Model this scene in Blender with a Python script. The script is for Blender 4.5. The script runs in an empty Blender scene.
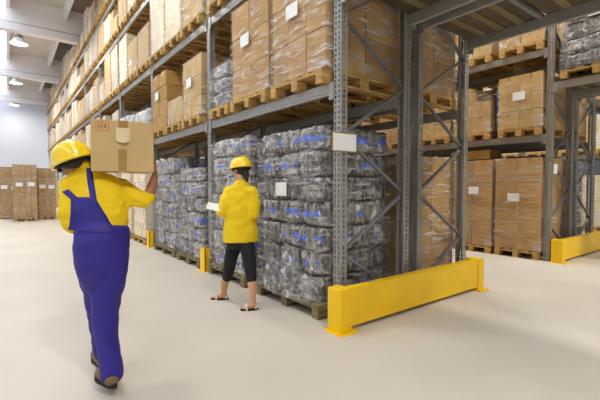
import bpy, bmesh, math, random
from mathutils import Vector, Matrix, noise, Euler
C = bpy.context.scene
COL = C.collection
R = random.Random(7)
PI = math.pi

# ------------------------------------------------------------------ camera
F = 383.0; CAM_H = 1.33; YAW = math.radians(37.3); PITCH = math.atan(14 / 383.0)
cd = bpy.data.cameras.new('camera'); cam = bpy.data.objects.new('camera', cd); COL.objects.link(cam)
cam.location = (0, 0, CAM_H); cam.rotation_euler = (PI / 2 - PITCH, 0, -YAW)
cd.sensor_width = 36; cd.lens = F / 600 * 36; cd.clip_start = .05; cd.clip_end = 300
C.camera = cam
C.view_settings.view_transform = 'Standard'; C.view_settings.look = 'None'
C.view_settings.gamma = 1; C.view_settings.use_curve_mapping = False
C.view_settings.exposure = 0.06
C.cycles.use_denoising = True
C.cycles.max_bounces = 8; C.cycles.diffuse_bounces = 4; C.cycles.transparent_max_bounces = 16

# ------------------------------------------------------------------ world
w = bpy.data.worlds.new('sky'); C.world = w; w.use_nodes = True
wb = w.node_tree.nodes['Background']; wb.inputs[0].default_value = (.86, .93, 1.0, 1); wb.inputs[1].default_value = .10

# ------------------------------------------------------------------ high bay lights (lamps hung under the roof; the left row is added fill)
LAMP_POWER = 215
LAMP_COL = (1.0, .95, .85)
LAMP_Z = 7.35

# ------------------------------------------------------------------ materials
def mat(name, col, rough=.6, metal=0.0, spec=.5, var=0.0, nscale=6, bump=0.0, bscale=40, stretch=(1, 1, 1), col2=None, objvar=0.0, coat=0):
    m = bpy.data.materials.new(name); m.use_nodes = True
    nt = m.node_tree; b = nt.nodes['Principled BSDF']
    b.inputs['Roughness'].default_value = rough; b.inputs['Metallic'].default_value = metal
    b.inputs['Specular IOR Level'].default_value = spec
    b.inputs['Coat Weight'].default_value = coat
    tc = nt.nodes.new('ShaderNodeTexCoord'); mp = nt.nodes.new('ShaderNodeMapping')
    mp.inputs['Scale'].default_value = stretch
    nt.links.new(tc.outputs['Object'], mp.inputs[0])
    c2 = col2 if col2 else tuple(c * (1 - var) for c in col)
    n = nt.nodes.new('ShaderNodeTexNoise'); n.inputs['Scale'].default_value = nscale; n.inputs['Detail'].default_value = 5
    nt.links.new(mp.outputs[0], n.inputs['Vector'])
    rp = nt.nodes.new('ShaderNodeValToRGB'); rp.color_ramp.elements[0].position = .35; rp.color_ramp.elements[1].position = .65
    rp.color_ramp.elements[0].color = (*c2, 1); rp.color_ramp.elements[1].color = (*col, 1)
    nt.links.new(n.outputs[0], rp.inputs[0])
    out = rp.outputs[0]
    if objvar:
        oi = nt.nodes.new('ShaderNodeObjectInfo'); mr = nt.nodes.new('ShaderNodeMapRange')
        mr.inputs['To Min'].default_value = 1 - objvar; mr.inputs['To Max'].default_value = 1 + objvar
        nt.links.new(oi.outputs['Random'], mr.inputs[0])
        hs = nt.nodes.new('ShaderNodeHueSaturation')
        nt.links.new(mr.outputs[0], hs.inputs['Value']); nt.links.new(out, hs.inputs['Color']); out = hs.outputs[0]
    nt.links.new(out, b.inputs['Base Color'])
    if bump:
        n2 = nt.nodes.new('ShaderNodeTexNoise'); n2.inputs['Scale'].default_value = bscale; n2.inputs['Detail'].default_value = 4
        nt.links.new(mp.outputs[0], n2.inputs['Vector'])
        bp = nt.nodes.new('ShaderNodeBump'); bp.inputs['Strength'].default_value = bump; bp.inputs['Distance'].default_value = .02
        nt.links.new(n2.outputs[0], bp.inputs['Height']); nt.links.new(bp.outputs[0], b.inputs['Normal'])
    return m

def srgb(r, g, b):
    f = lambda c: ((c / 255 + .055) / 1.055) ** 2.4 if c > 10 else c / 255 / 12.92
    return (f(r), f(g), f(b))

M = {}
M['floor'] = mat('floor_epoxy', srgb(210, 201, 186), .5, spec=.3, col2=srgb(202, 192, 176), nscale=.8, bump=.02, bscale=3)
M['wall'] = mat('wall_paint', srgb(222, 226, 238), .8, var=.03, nscale=.6)
M['concrete'] = mat('ceiling_concrete', srgb(240, 236, 238), .85, var=.04, nscale=.7)
M['deck_light'] = mat('ceiling_light_panel', srgb(215, 208, 200), .85, var=.06, nscale=.5)
M['deck_brown'] = mat('ceiling_brown_panel', srgb(140, 122, 108), .85, var=.12, nscale=.5)
M['steel'] = mat('galvanised_steel', srgb(156, 154, 148), .40, metal=.25, var=.14, nscale=14, bump=.05, bscale=60)
M['steel_dark'] = mat('steel_brace', srgb(132, 132, 134), .4, metal=.35, var=.15, nscale=14)
M['yellow'] = mat('yellow_enamel', srgb(255, 206, 0), .4, spec=.5, var=.08, nscale=3)
M['scuff'] = mat('scuff_mark', srgb(60, 50, 35), .7)
M['wood'] = mat('pallet_wood', srgb(205, 168, 100), .75, col2=srgb(165, 125, 66), nscale=5, stretch=(1, 5, 5), bump=.15, bscale=25, objvar=.16)
M['wood_dark'] = mat('dark_chipboard', srgb(92, 80, 62), .8, col2=srgb(70, 60, 46), nscale=3)
M['batten'] = mat('old_batten', srgb(122, 106, 76), .8, var=.2)
M['wood_green'] = mat('pallet_edge_green', srgb(120, 170, 60), .75, var=.2)
for k, (a, b_) in dict(tan=((188, 146, 80), (168, 126, 64)), brown=((178, 140, 76), (162, 124, 62)), kraft=((204, 170, 104), (186, 150, 86)),
                       cream=((238, 226, 200), (226, 208, 172)), grey=((204, 188, 166), (186, 168, 144))).items():
    M['carton_' + k] = mat('carton_' + k, srgb(*a), .72, col2=srgb(*b_), nscale=3, objvar=.10, bump=.03, bscale=60)
M['tape'] = mat('carton_tape', srgb(178, 140, 84), .25, var=.1)
M['seam'] = mat('carton_seam', srgb(92, 66, 38), .8)
M['paper'] = mat('white_paper', srgb(238, 238, 236), .7, var=.02)
M['navy'] = mat('dark_blue_drum', srgb(40, 70, 140), .4, var=.1)
M['blue_film'] = mat('blue_film', srgb(70, 105, 175), .3, var=.25)

def film_material(name, dens, tint, scale=(1.2, 1.2, 9), rough=.22):
    m = bpy.data.materials.new(name); m.use_nodes = True; nt = m.node_tree
    for n in list(nt.nodes): nt.nodes.remove(n)
    o = nt.nodes.new('ShaderNodeOutputMaterial'); tr = nt.nodes.new('ShaderNodeBsdfTransparent')
    p = nt.nodes.new('ShaderNodeBsdfPrincipled'); p.inputs['Base Color'].default_value = (*tint, 1); p.inputs['Roughness'].default_value = rough
    p.inputs['Specular IOR Level'].default_value = .9
    mx = nt.nodes.new('ShaderNodeMixShader'); tc = nt.nodes.new('ShaderNodeTexCoord'); mp = nt.nodes.new('ShaderNodeMapping')
    mp.inputs['Scale'].default_value = scale; mp.inputs['Rotation'].default_value = (.35, .3, 0)
    n1 = nt.nodes.new('ShaderNodeTexNoise'); n1.inputs['Scale'].default_value = 2.6; n1.inputs['Detail'].default_value = 7; n1.inputs['Roughness'].default_value = .65
    n1.inputs['Distortion'].default_value = .6
    rp = nt.nodes.new('ShaderNodeValToRGB'); rp.color_ramp.elements[0].position = .50; rp.color_ramp.elements[1].position = .70
    rp.color_ramp.elements[0].color = (dens * .10,) * 3 + (1,); rp.color_ramp.elements[1].color = (dens,) * 3 + (1,)
    bp = nt.nodes.new('ShaderNodeBump'); bp.inputs['Strength'].default_value = .55; bp.inputs['Distance'].default_value = .03
    L = nt.links.new
    L(tc.outputs['Object'], mp.inputs[0]); L(mp.outputs[0], n1.inputs['Vector']); L(n1.outputs[0], rp.inputs[0]); L(rp.outputs[0], mx.inputs[0])
    L(n1.outputs[0], bp.inputs['Height']); L(bp.outputs[0], p.inputs['Normal'])
    L(tr.outputs[0], mx.inputs[1]); L(p.outputs[0], mx.inputs[2]); L(mx.outputs[0], o.inputs[0])
    return m
M['film'] = film_material('stretch_film', .55, (.9, .88, .86))
M['film_heavy'] = film_material('stretch_film_heavy', .75, (.92, .9, .88))
M['film_loose'] = film_material('loose_film', .8, (.85, .84, .84), scale=(4, 4, 4))

def bundle_material(name, dark, light, blue=True):
    m = bpy.data.materials.new(name); m.use_nodes = True; nt = m.node_tree; L = nt.links.new
    b = nt.nodes['Principled BSDF']; b.inputs['Roughness'].default_value = .2; b.inputs['Specular IOR Level'].default_value = .9
    tc = nt.nodes.new('ShaderNodeTexCoord'); oi = nt.nodes.new('ShaderNodeObjectInfo')
    ad = nt.nodes.new('ShaderNodeVectorMath'); ad.operation = 'ADD'
    sc = nt.nodes.new('ShaderNodeVectorMath'); sc.operation = 'SCALE'; sc.inputs['Scale'].default_value = 9
    cx = nt.nodes.new('ShaderNodeCombineXYZ'); L(oi.outputs['Random'], cx.inputs[0]); L(oi.outputs['Random'], cx.inputs[1]); L(oi.outputs['Random'], cx.inputs[2])
    L(cx.outputs[0], sc.inputs[0]); L(tc.outputs['Object'], ad.inputs[0]); L(sc.outputs[0], ad.inputs[1])
    mp = nt.nodes.new('ShaderNodeMapping'); mp.inputs['Scale'].default_value = (15, 15, 4); L(ad.outputs[0], mp.inputs[0])
    n1 = nt.nodes.new('ShaderNodeTexNoise'); n1.inputs['Scale'].default_value = 1.4; n1.inputs['Detail'].default_value = 6; L(mp.outputs[0], n1.inputs['Vector'])
    rp = nt.nodes.new('ShaderNodeValToRGB'); e = rp.color_ramp.elements
    e[0].position = .40; e[1].position = .62; e[0].color = (*dark, 1); e[1].color = (*light, 1); L(n1.outputs[0], rp.inputs[0])
    n2 = nt.nodes.new('ShaderNodeTexNoise'); n2.inputs['Scale'].default_value = 9; n2.inputs['Detail'].default_value = 6; n2.inputs['Distortion'].default_value = 1.2
    L(ad.outputs[0], n2.inputs['Vector'])
    r2 = nt.nodes.new('ShaderNodeValToRGB'); e = r2.color_ramp.elements; e[0].position = .55; e[1].position = .70; e[0].color = (0, 0, 0, 1); e[1].color = (.85, .85, .85, 1)
    L(n2.outputs[0], r2.inputs[0])
    mx = nt.nodes.new('ShaderNodeMix'); mx.data_type = 'RGBA'; L(r2.outputs[0], mx.inputs[0]); L(rp.outputs[0], mx.inputs[6]); mx.inputs[7].default_value = (.80, .78, .76, 1)  # blotchy white highlights of the wrapping, painted into the base colour
    mr = nt.nodes.new('ShaderNodeMapRange'); mr.inputs['To Min'].default_value = .62; mr.inputs['To Max'].default_value = 1.15; L(oi.outputs['Random'], mr.inputs[0])
    hs = nt.nodes.new('ShaderNodeHueSaturation'); L(mr.outputs[0], hs.inputs['Value']); L(mx.outputs[2], hs.inputs['Color'])
    col = hs.outputs[0]
    if blue:   # printed blue marks that run round the wrapping in a narrow band
        sp = nt.nodes.new('ShaderNodeSeparateXYZ'); L(tc.outputs['Object'], sp.inputs[0])
        ab = nt.nodes.new('ShaderNodeMath'); ab.operation = 'ABSOLUTE'; L(sp.outputs[2], ab.inputs[0])
        lt = nt.nodes.new('ShaderNodeMath'); lt.operation = 'LESS_THAN'; lt.inputs[1].default_value = .036; L(ab.outputs[0], lt.inputs[0])
        n3 = nt.nodes.new('ShaderNodeTexNoise'); n3.inputs['Scale'].default_value = 7; n3.inputs['Detail'].default_value = 3; L(ad.outputs[0], n3.inputs['Vector'])
        gt = nt.nodes.new('ShaderNodeMath'); gt.operation = 'GREATER_THAN'; gt.inputs[1].default_value = .53; L(n3.outputs[0], gt.inputs[0])
        g2 = nt.nodes.new('ShaderNodeMath'); g2.operation = 'GREATER_THAN'; g2.inputs[1].default_value = .35; L(oi.outputs['Random'], g2.inputs[0])
        m1 = nt.nodes.new('ShaderNodeMath'); m1.operation = 'MULTIPLY'; L(lt.outputs[0], m1.inputs[0]); L(gt.outputs[0], m1.inputs[1])
        m2 = nt.nodes.new('ShaderNodeMath'); m2.operation = 'MULTIPLY'; L(m1.outputs[0], m2.inputs[0]); L(g2.outputs[0], m2.inputs[1])
        mb = nt.nodes.new('ShaderNodeMix'); mb.data_type = 'RGBA'; wv = nt.nodes.new('ShaderNodeTexNoise'); wv.inputs['Scale'].default_value = 1; wm = nt.nodes.new('ShaderNodeMapping'); wm.inputs['Scale'].default_value = (55, 55, 30); wm.inputs['Rotation'].default_value = (.6, .6, 0)
        L(ad.outputs[0], wm.inputs[0]); L(wm.outputs[0], wv.inputs['Vector']); g3 = nt.nodes.new('ShaderNodeMath'); g3.operation = 'GREATER_THAN'; g3.inputs[1].default_value = .43; L(wv.outputs[0], g3.inputs[0])
        m3 = nt.nodes.new('ShaderNodeMath'); m3.operation = 'MULTIPLY'; L(m2.outputs[0], m3.inputs[0]); L(g3.outputs[0], m3.inputs[1]); L(m3.outputs[0], mb.inputs[0]); L(col, mb.inputs[6]); mb.inputs[7].default_value = (.03, .12, .72, 1)
        col = mb.outputs[2]
    L(col, b.inputs['Base Color'])
    bp = nt.nodes.new('ShaderNodeBump'); bp.inputs['Strength'].default_value = .8; bp.inputs['Distance'].default_value = .03
    sm = nt.nodes.new('ShaderNodeMath'); sm.operation = 'ADD'; L(n1.outputs[0], sm.inputs[0]); L(n2.outputs[0], sm.inputs[1])
    L(sm.outputs[0], bp.inputs['Height']); L(bp.outputs[0], b.inputs['Normal'])
    return m
M['bundle'] = bundle_material('grey_wrapped_bundle', (.04, .036, .032), (.27, .25, .225))
M['bundle_light'] = bundle_material('light_wrapped_bundle', (.085, .078, .068), (.42, .395, .35))
M['bundle_white'] = bundle_material('white_film_bag', (.42, .41, .40), (.75, .74, .72), False)
M['sack'] = bundle_material('dark_sack', (.05, .05, .055), (.17, .16, .17), False)

# ------------------------------------------------------------------ mesh helpers
def box(bm, x0, x1, y0, y1, z0, z1, mi=0, bev=0.0):
    vs = [bm.verts.new((x, y, z)) for z in (z0, z1) for y in (y0, y1) for x in (x0, x1)]
    fs = [bm.faces.new([vs[i] for i in q]) for q in ((0, 2, 3, 1), (4, 5, 7, 6), (0, 1, 5, 4), (2, 6, 7, 3), (0, 4, 6, 2), (1, 3, 7, 5))]
    for f in fs: f.material_index = mi
    if bev:
        es = list({e for f in fs for e in f.edges})
        r = bmesh.ops.bevel(bm, geom=es, offset=bev, segments=2, affect='EDGES', profile=.6)
        for f in r['faces']: f.material_index = mi
    return fs

def bar(bm, a, b, w, h, up=(0, 0, 1), mi=0):
    a = Vector(a); b = Vector(b); d = (b - a).normalized(); s = d.cross(Vector(up))
    if s.length < 1e-4: s = d.cross(Vector((1, 0, 0)))
    s.normalize(); u = s.cross(d); vs = []
    for p in (a, b):
        for i, j in ((-1, -1), (1, -1), (1, 1), (-1, 1)): vs.append(bm.verts.new(p + s * i * w / 2 + u * j * h / 2))
    for q in ((3, 2, 1, 0), (4, 5, 6, 7), (0, 1, 5, 4), (1, 2, 6, 5), (2, 3, 7, 6), (3, 0, 4, 7)):
        bm.faces.new([vs[i] for i in q]).material_index = mi

def lathe(bm, prof, n=24, mi=0, c=(0, 0, 0)):
    rings = []
    for r, z in prof:
        if r < 1e-6: rings.append([bm.verts.new((c[0], c[1], c[2] + z))])
        else: rings.append([bm.verts.new((c[0] + r * math.cos(2 * PI * k / n), c[1] + r * math.sin(2 * PI * k / n), c[2] + z)) for k in range(n)])
    for a, b in zip(rings, rings[1:]):
        for k in range(n):
            q = [a[k % len(a)], a[(k + 1) % len(a)], b[(k + 1) % len(b)], b[k % len(b)]]
            q2 = []
            for v in q:
                if v not in q2: q2.append(v)
            if len(q2) > 2: bm.faces.new(q2).material_index = mi

def mesh(name, bm, mats, smooth=False):
    bmesh.ops.recalc_face_normals(bm, faces=bm.faces)
    me = bpy.data.meshes.new(name); bm.to_mesh(me); bm.free()
    for m in (mats if isinstance(mats, (list, tuple)) else [mats]): me.materials.append(m)
    if smooth:
        for p in me.polygons: p.use_smooth = True
    return me

def obj(name, me, parent=None, loc=(0, 0, 0), rz=0, rot=None):
    o = bpy.data.objects.new(name, me); COL.objects.link(o)
    o.location = loc; o.rotation_euler = rot if rot else (0, 0, rz)
    if parent: o.parent = parent
    return o

def thing(name, label, cat, loc=(0, 0, 0), rz=0, group=None, me=None):
    o = obj(name, me, None, loc, rz)
    tag(o, label, cat, group)
    return o

def tag(o, label, cat, group=None):
    wds = label.split()
    for a in ('the', 'of', 'in', 'a', 'wooden', 'from', 'by'):
        if len(wds) > 16: wds = [q for q in wds if q != a]
    label = ' '.join(wds); n = len(wds); assert 4 <= n <= 16, (n, label)
    o['label'] = label; o['category'] = cat
    if group: o['group'] = group

def struct(name, me, loc=(0, 0, 0)):
    o = obj(name, me, None, loc); o['kind'] = 'structure'; return o

def boxmesh(name, mats, *bs, bev=0):
    bm = bmesh.new()
    for b in bs: box(bm, *b[:6], mi=(b[6] if len(b) > 6 else 0), bev=bev)
    return mesh(name, bm, mats)

# ------------------------------------------------------------------ the hall
XL, XR, YN, YF = -9.0, 19.0, -9.0, 37.5
struct('floor', boxmesh('floor', M['floor'], (XL, XR, YN, YF, -.2, 0)))
struct('wall_far', boxmesh('wall_far', M['wall'], (XL, XR, YF, YF + .2, 0, 8.9)))
bm = bmesh.new(); box(bm, XL - .2, XL, YN, YF + .2, 0, 8.9); struct('wall_left', mesh('wall_left', bm, M['wall']))
DZ = 8.7
GY = [-4.9, 3.05, 11.0, 18.9, 26.8, 34.7]
# roof deck laid as panels between ribs; every third strip is a skylight
bm = bmesh.new(); sky = []
xs = [-9.0, -7.5, -5.6, -3.7, -1.8, .15, 2.05, 4.0, 5.9, 7.8, 9.7, 11.6, 13.5, 15.4, 17.3, 19.0]
for i in range(len(xs) - 1):
    if i in (4, 8, 12, 1): sky.append((xs[i], xs[i + 1])); continue
    box(bm, xs[i], xs[i + 1], YN, YF + .2, DZ, DZ + .15, 0 if i in (2, 3, 5, 7) else 1)
struct('ceiling', mesh('ceiling', bm, [M['deck_light'], M['deck_brown']]))
mg = bpy.data.materials.new('skylight_sheet'); mg.use_nodes = True
nt = mg.node_tree; b = nt.nodes['Principled BSDF']; b.inputs['Base Color'].default_value = (.9, .94, 1, 1); b.inputs['Transmission Weight'].default_value = 0
tl = nt.nodes.new('ShaderNodeBsdfTranslucent'); tl.inputs[0].default_value = (.86, .92, 1, 1)
tn = nt.nodes.new('ShaderNodeBsdfTransparent'); tn.inputs[0].default_value = (.85, .92, 1, 1)
mm = nt.nodes.new('ShaderNodeMixShader'); mm.inputs[0].default_value = .45
nt.links.new(tl.outputs[0], mm.inputs[1]); nt.links.new(tn.outputs[0], mm.inputs[2]); 
se = nt.nodes.new('ShaderNodeEmission'); se.inputs[0].default_value = (.8, .88, 1, 1); se.inputs[1].default_value = 2.0
sa = nt.nodes.new('ShaderNodeAddShader'); nt.links.new(mm.outputs[0], sa.inputs[0]); nt.links.new(se.outputs[0], sa.inputs[1])
nt.links.new(sa.outputs[0], nt.nodes['Material Output'].inputs[0])
for i, (a, c) in enumerate(sky): struct('window_%d' % (i + 1), boxmesh('skylight', mg, (a, c, YN, YF + .2, DZ + .05, DZ + .09)))
n = 0
for gy in GY:     # precast girders with a thicker bottom flange
    n += 1
    struct('trim_%d' % n, boxmesh('girder', M['concrete'], (XL, XR, gy, gy + .3, 7.75, DZ), (XL, XR, gy - .03, gy + .33, 7.42, 7.72)))
for x in xs[1:-1]:
    n += 1
    struct('trim_%d' % n, boxmesh('rib', M['concrete'], *[(x - .07, x + .07, (GY[i] + .3) if i >= 0 else YN, GY[i + 1] if i + 1 < len(GY) else YF, 8.28, DZ) for i in range(-1, len(GY))]))

# high-bay lamps
bm = bmesh.new(); lathe(bm, [(.0, .5), (.09, .5), (.10, .34), (.16, .30), (.16, .22), (.13, .2)], 20); me_ball = mesh('ballast', bm, M['steel_dark'], True)
bm = bmesh.new(); lathe(bm, [(.12, .22), (.18, .16), (.26, .06), (.33, -.04), (.34, -.05), (.32, -.04), (.25, .06), (.17, .15), (.11, .2)], 28); me_sh = mesh('shade', bm, M['paper'], True)
me_dif = bmesh.new(); lathe(me_dif, [(0, -.03), (.30, -.03), (.31, -.01), (0, -.005)], 28)
em = bpy.data.materials.new('lamp_glow'); em.use_nodes = True; eb = em.node_tree.nodes['Principled BSDF']
eb.inputs['Emission Color'].default_value = (1, .97, .9, 1); eb.inputs['Emission Strength'].default_value = 6; eb.inputs['Base Color'].default_value = (1, 1, 1, 1)
me_dif = mesh('diffuser', me_dif, em, True)
bm = bmesh.new(); bar(bm, (0, 0, .49), (0, 0, DZ + .055 - LAMP_Z), .02, .02); me_rod = mesh('rod', bm, M['steel_dark'])
ROWS = ((.5, 'front aisle'), (6.2, 'second aisle'), (-5.0, 'left side, added fill'), (11.4, 'third aisle'))  # the unseen left row is added for ambient light
ORD = ['first', 'second', 'third', 'fourth', 'fifth', 'sixth', 'seventh', 'eighth', 'ninth', 'tenth', 'eleventh', 'twelfth']
for rx, rname in ROWS:
    for k, ly in enumerate((-3.0, 5.0, 12.4, 20.2, 28.0, 35.6)):
        t = thing('high_bay_lamp', 'white high bay lamp over the %s, hung behind the %s roof girder' % (rname, ORD[k]), 'ceiling lamp', (rx, ly, LAMP_Z), 0, 'high bay lamps under the roof')
        obj('ballast_housing', me_ball, t); obj('reflector_shade', me_sh, t); obj('diffuser', me_dif, t); obj('hanging_rod', me_rod, t)
        ld = bpy.data.lights.new('high_bay_light', 'AREA'); ld.shape = 'DISK'; ld.size = .56; ld.energy = LAMP_POWER * (1.2, .42, .9, .95, .8, .3)[k] * {.5: 1, 6.2: 1.5, -5.0: .3, 11.4: 1.2}[rx]; ld.color = LAMP_COL
        lo = bpy.data.objects.new('high_bay_light', ld); COL.objects.link(lo); lo.parent = t; lo.location = (0, 0, -.06)

# ------------------------------------------------------------------ pallet racks
BAY = 2.95; Y0 = 2.68; UW = .10; UD = .085
LV = [2.34, 3.92, 5.50, 6.74]
def upright_mesh(h):
    bm = bmesh.new(); p = .05
    def perf(P, cols, holes):          # a sheet strip with punched slots: P(u, z) -> point
        nz = int(h / p)
        grid = []
        for k in range(nz * 2 + 1):
            z = (k // 2) * p + (.019 if k % 2 else 0)
            grid.append([bm.verts.new(P(u, min(z, h))) for u in cols])
        for k in range(nz * 2):
            for j in range(len(cols) - 1):
                if k % 2 and j in holes and k > 2: continue
                bm.faces.new((grid[k][j], grid[k][j + 1], grid[k + 1][j + 1], grid[k + 1][j]))
    y0, y1 = 0, UW
    perf(lambda u, z: (0, u, z), [0, .017, .034, .066, .083, .1], (1, 3))
    perf(lambda u, z: (u, 0, z), [0, .03, .052, UD], (1,))
    perf(lambda u, z: (u, .1, z), [0, .03, .052, UD], ())
    for y in ((0, .022), (.078, .1)):
        perf(lambda u, z: (UD, u, z), [y[0], y[1]], ())
    return mesh('upright', bm, M['steel'])
def flipx(me, x):
    m2 = me.copy()
    for v in m2.vertices: v.co.x = x - v.co.x
    m2.flip_normals(); return m2
HU = 7.35
UP = upright_mesh(HU); 
def rack(name_label, x0, depth, ys, levels, mirror=False, bridge=None, hu=HU):
    t = thing('pallet_rack', name_label, 'pallet rack', (x0, Y0, 0), 0, 'rows of pallet racking')
    upb = flipx(UP, depth)
    bm = bmesh.new(); box(bm, -.02, UD + .02, -.02, UW + .02, 0, .008); fp = mesh('foot_plate', bm, M['steel'])
    bm = bmesh.new(); box(bm, depth - UD - .02, depth + .02, -.02, UW + .02, 0, .008); fpb = mesh('foot_plate', bm, M['steel'])
    nodes = []
    z = .10; side = 1
    while z < hu - .2: nodes.append((side, z)); z += .575; side ^= 1
    X = lambda s: (depth - .05) if (s ^ (1 if mirror else 0)) else .05
    br = []
    for a, b in zip(nodes, nodes[1:]):
        bm = bmesh.new(); bar(bm, (X(a[0]), .05, a[1]), (X(b[0]), .05, b[1]), .034, .026); br.append(mesh('brace', bm, M['steel_dark']))
    for y in ys:
        fr = obj('upright_frame', None, t, (0, y - Y0, 0))
        obj('upright', UP, fr); obj('upright', upb, fr); obj('foot_plate', fp, fr); obj('foot_plate', fpb, fr)
        for m_ in br: obj('brace', m_, fr)
    cache = {}
    def beam(L):
        L = round(L, 3)
        if L in cache: return cache[L]
        bm = bmesh.new()
        box(bm, -.045, 0, 0, L, -.12, 0, bev=.004); box(bm, -.05, -.045, .03, L - .03, -.085, -.035)
        for y in (0, L - .04): box(bm, -.058, -.045, y - .02 * (y > 0), y + .04 + .02 * (y == 0), -.17, -.002)
        cache[L] = mesh('beam', bm, M['steel']); return cache[L]
    cacheb = {}
    def beamb(L):
        L = round(L, 3)
        if L not in cacheb: cacheb[L] = flipx(beam(L), 0)
        return cacheb[L]
    for i in range(len(ys) - 1):
        lv = levels[i]
        L = ys[i + 1] - ys[i] - UW
        for z in lv:
            obj('beam', beam(L), t, (.046, ys[i] + UW - Y0, z)); obj('beam', beamb(L), t, (depth - .046, ys[i] + UW - Y0, z))
    return t
BR = 3.21           # top of the beams that bridge the cross passage
YB = Y0 - 3.75      # frames on the other side of the passage
def ysn(n): return [YB] + [Y0 + BAY * k for k in range(n + 1)]
NB = 11
rack('long grey steel pallet rack along the front aisle, nearest upright carries the white placard', 2.53, 1.05, ysn(NB), [[BR, 4.9]] + [LV] * NB)
rack('grey steel pallet rack standing back to back behind the front aisle rack', 3.74, 1.06, ysn(4), [[BR, 4.9]] + [LV] * 4, mirror=True)
LV3 = [2.25, 3.76, 5.3]
BR3 = 3.13
rack('grey steel pallet rack across the second aisle, behind the right yellow guard', 7.58, 1.03, ysn(4), [[BR3, 4.9]] + [LV3] * 4)
rack('grey steel pallet rack back to back with the one across the second aisle', 8.79, 1.03, ysn(4), [[BR3, 4.9]] + [LV3] * 4, mirror=True)
rack('far grey steel pallet rack seen through gaps at the right edge', 13.6, 1.05, ysn(3), [[BR3, 4.9]] + [LV3] * 3)

# ------------------------------------------------------------------ yellow guards
def guard(x0, x1, label):
    t = thing('rack_end_guard', label, 'guard rail', (x0, 2.46, 0), 0, 'yellow end guards of the racks'); L = x1 - x0
    for xa in (0, L - .14):
        bm = bmesh.new(); box(bm, xa, xa + .14, 0, .18, .006, .40, bev=.012)
        obj('end_post', mesh('end_post', bm, M['yellow']), t)
        bm = bmesh.new(); box(bm, xa - .04, xa + .2, -.045, .19, 0, .007)
        for bx, by in ((xa - .02, -.025), (xa + .17, -.025)): lathe(bm, [(.012, .006), (.012, .018), (0, .02)], 8, 0, (bx, by, 0))
        obj('base_plate', mesh('base_plate', bm, M['yellow']), t)
    bm = bmesh.new(); box(bm, .14, L - .14, .014, .03, .055, .386); box(bm, .14, L - .14, .012, .09, .385, .40); box(bm, .14, L - .14, .012, .09, .045, .06)
    obj('rail_panel', mesh('rail_panel', bm, M['yellow']), t)
    return t
guard(2.33, 4.86, 'long yellow steel guard on the floor at the near end of the front rack')
guard(7.52, 9.78, 'pale lit yellow steel guard at the end of the rack across the second aisle')
bm = bmesh.new(); box(bm, 0, .012, 0, .20, .006, .36); box(bm, 0, .09, 0, .012, .006, .36); box(bm, 0, .09, .188, .2, .006, .36); box(bm, -.03, .1, -.02, .22, 0, .007)
me_prot = mesh('upright_protector', bm, M['yellow'])
for k in range(1, NB + 1):
    thing('upright_protector', 'short yellow angle protector before the %s upright of the front rack' % ORD[k], 'guard post', (2.40, Y0 + BAY * k - .05, 0), 0, 'yellow upright protectors along the front rack', me_prot)
for k in range(1, 3):
    thing('upright_protector', 'short yellow protector at the %s upright of the rack across the second aisle' % ORD[k], 'guard post', (7.40, Y0 + BAY * k - .05, 0), 0, 'yellow upright protectors across the aisle', me_prot)

# ------------------------------------------------------------------ pallets
def pallet_parts(W, D):   # W along Y, D along X; skids run along X
    dk = bmesh.new(); nb = 7 if W > 1.0 else 5
    bw = .12; st = (W - bw) / (nb - 1)
    for k in range(nb):
        y = -W / 2 + k * st; box(dk, -D / 2, D / 2, y, y + bw, .122, .144, bev=.002)
    for x in (-D / 2, -.07, D / 2 - .14): box(dk, x, x + .14, -W / 2, W / 2, .100, .122)
    me_d = mesh('deck', dk, M['wood'])
    bm = bmesh.new(); box(bm, -.07, .07, -.05, .05, .022, .100, bev=.003); me_b = mesh('block', bm, M['wood'])
    bm = bmesh.new(); box(bm, -D / 2, D / 2, -.05, .05, 0, .022); me_s = mesh('skid', bm, M['wood'])
    bm = bmesh.new()
    bm.from_mesh(me_d)
    pts = [(x, y) for x in (-D / 2 + .07, 0, D / 2 - .07) for y in (-W / 2 + .05, 0, W / 2 - .05)]
    for x, y in pts: box(bm, x - .07, x + .07, y - .05, y + .05, .022, .100)
    for y in (-W / 2 + .05, 0, W / 2 - .05): box(bm, -D / 2, D / 2, y - .05, y + .05, 0, .022)
    return me_d, me_b, me_s, mesh('pallet', bm, M['wood']), pts
PC = {}
M['wood_old'] = mat('weathered_pallet_wood', srgb(150, 136, 96), .8, col2=srgb(98, 84, 54), nscale=7, stretch=(1, 5, 5), bump=.2, bscale=25, objvar=.15)
def pallet(x, y, z, W, D, label, detail=True, group='wooden pallets', rz=0):
    key = (W, D)
    if key not in PC: PC[key] = pallet_parts(W, D)
    d, b, s, whole, pts = PC[key]
    if z > .5: z += .002
    if not detail: return thing('wooden_pallet', label, 'pallet', (x, y, z), rz, group, whole)
    t = thing('wooden_pallet', label, 'pallet', (x, y, z), rz, group)
    obj('deck', d, t)
    for px, py in pts: obj('block', b, t, (px, py, 0))
    for py in (-W / 2 + .05, 0, W / 2 - .05): obj('skid', s, t, (0, py, 0))
    return t

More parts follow.
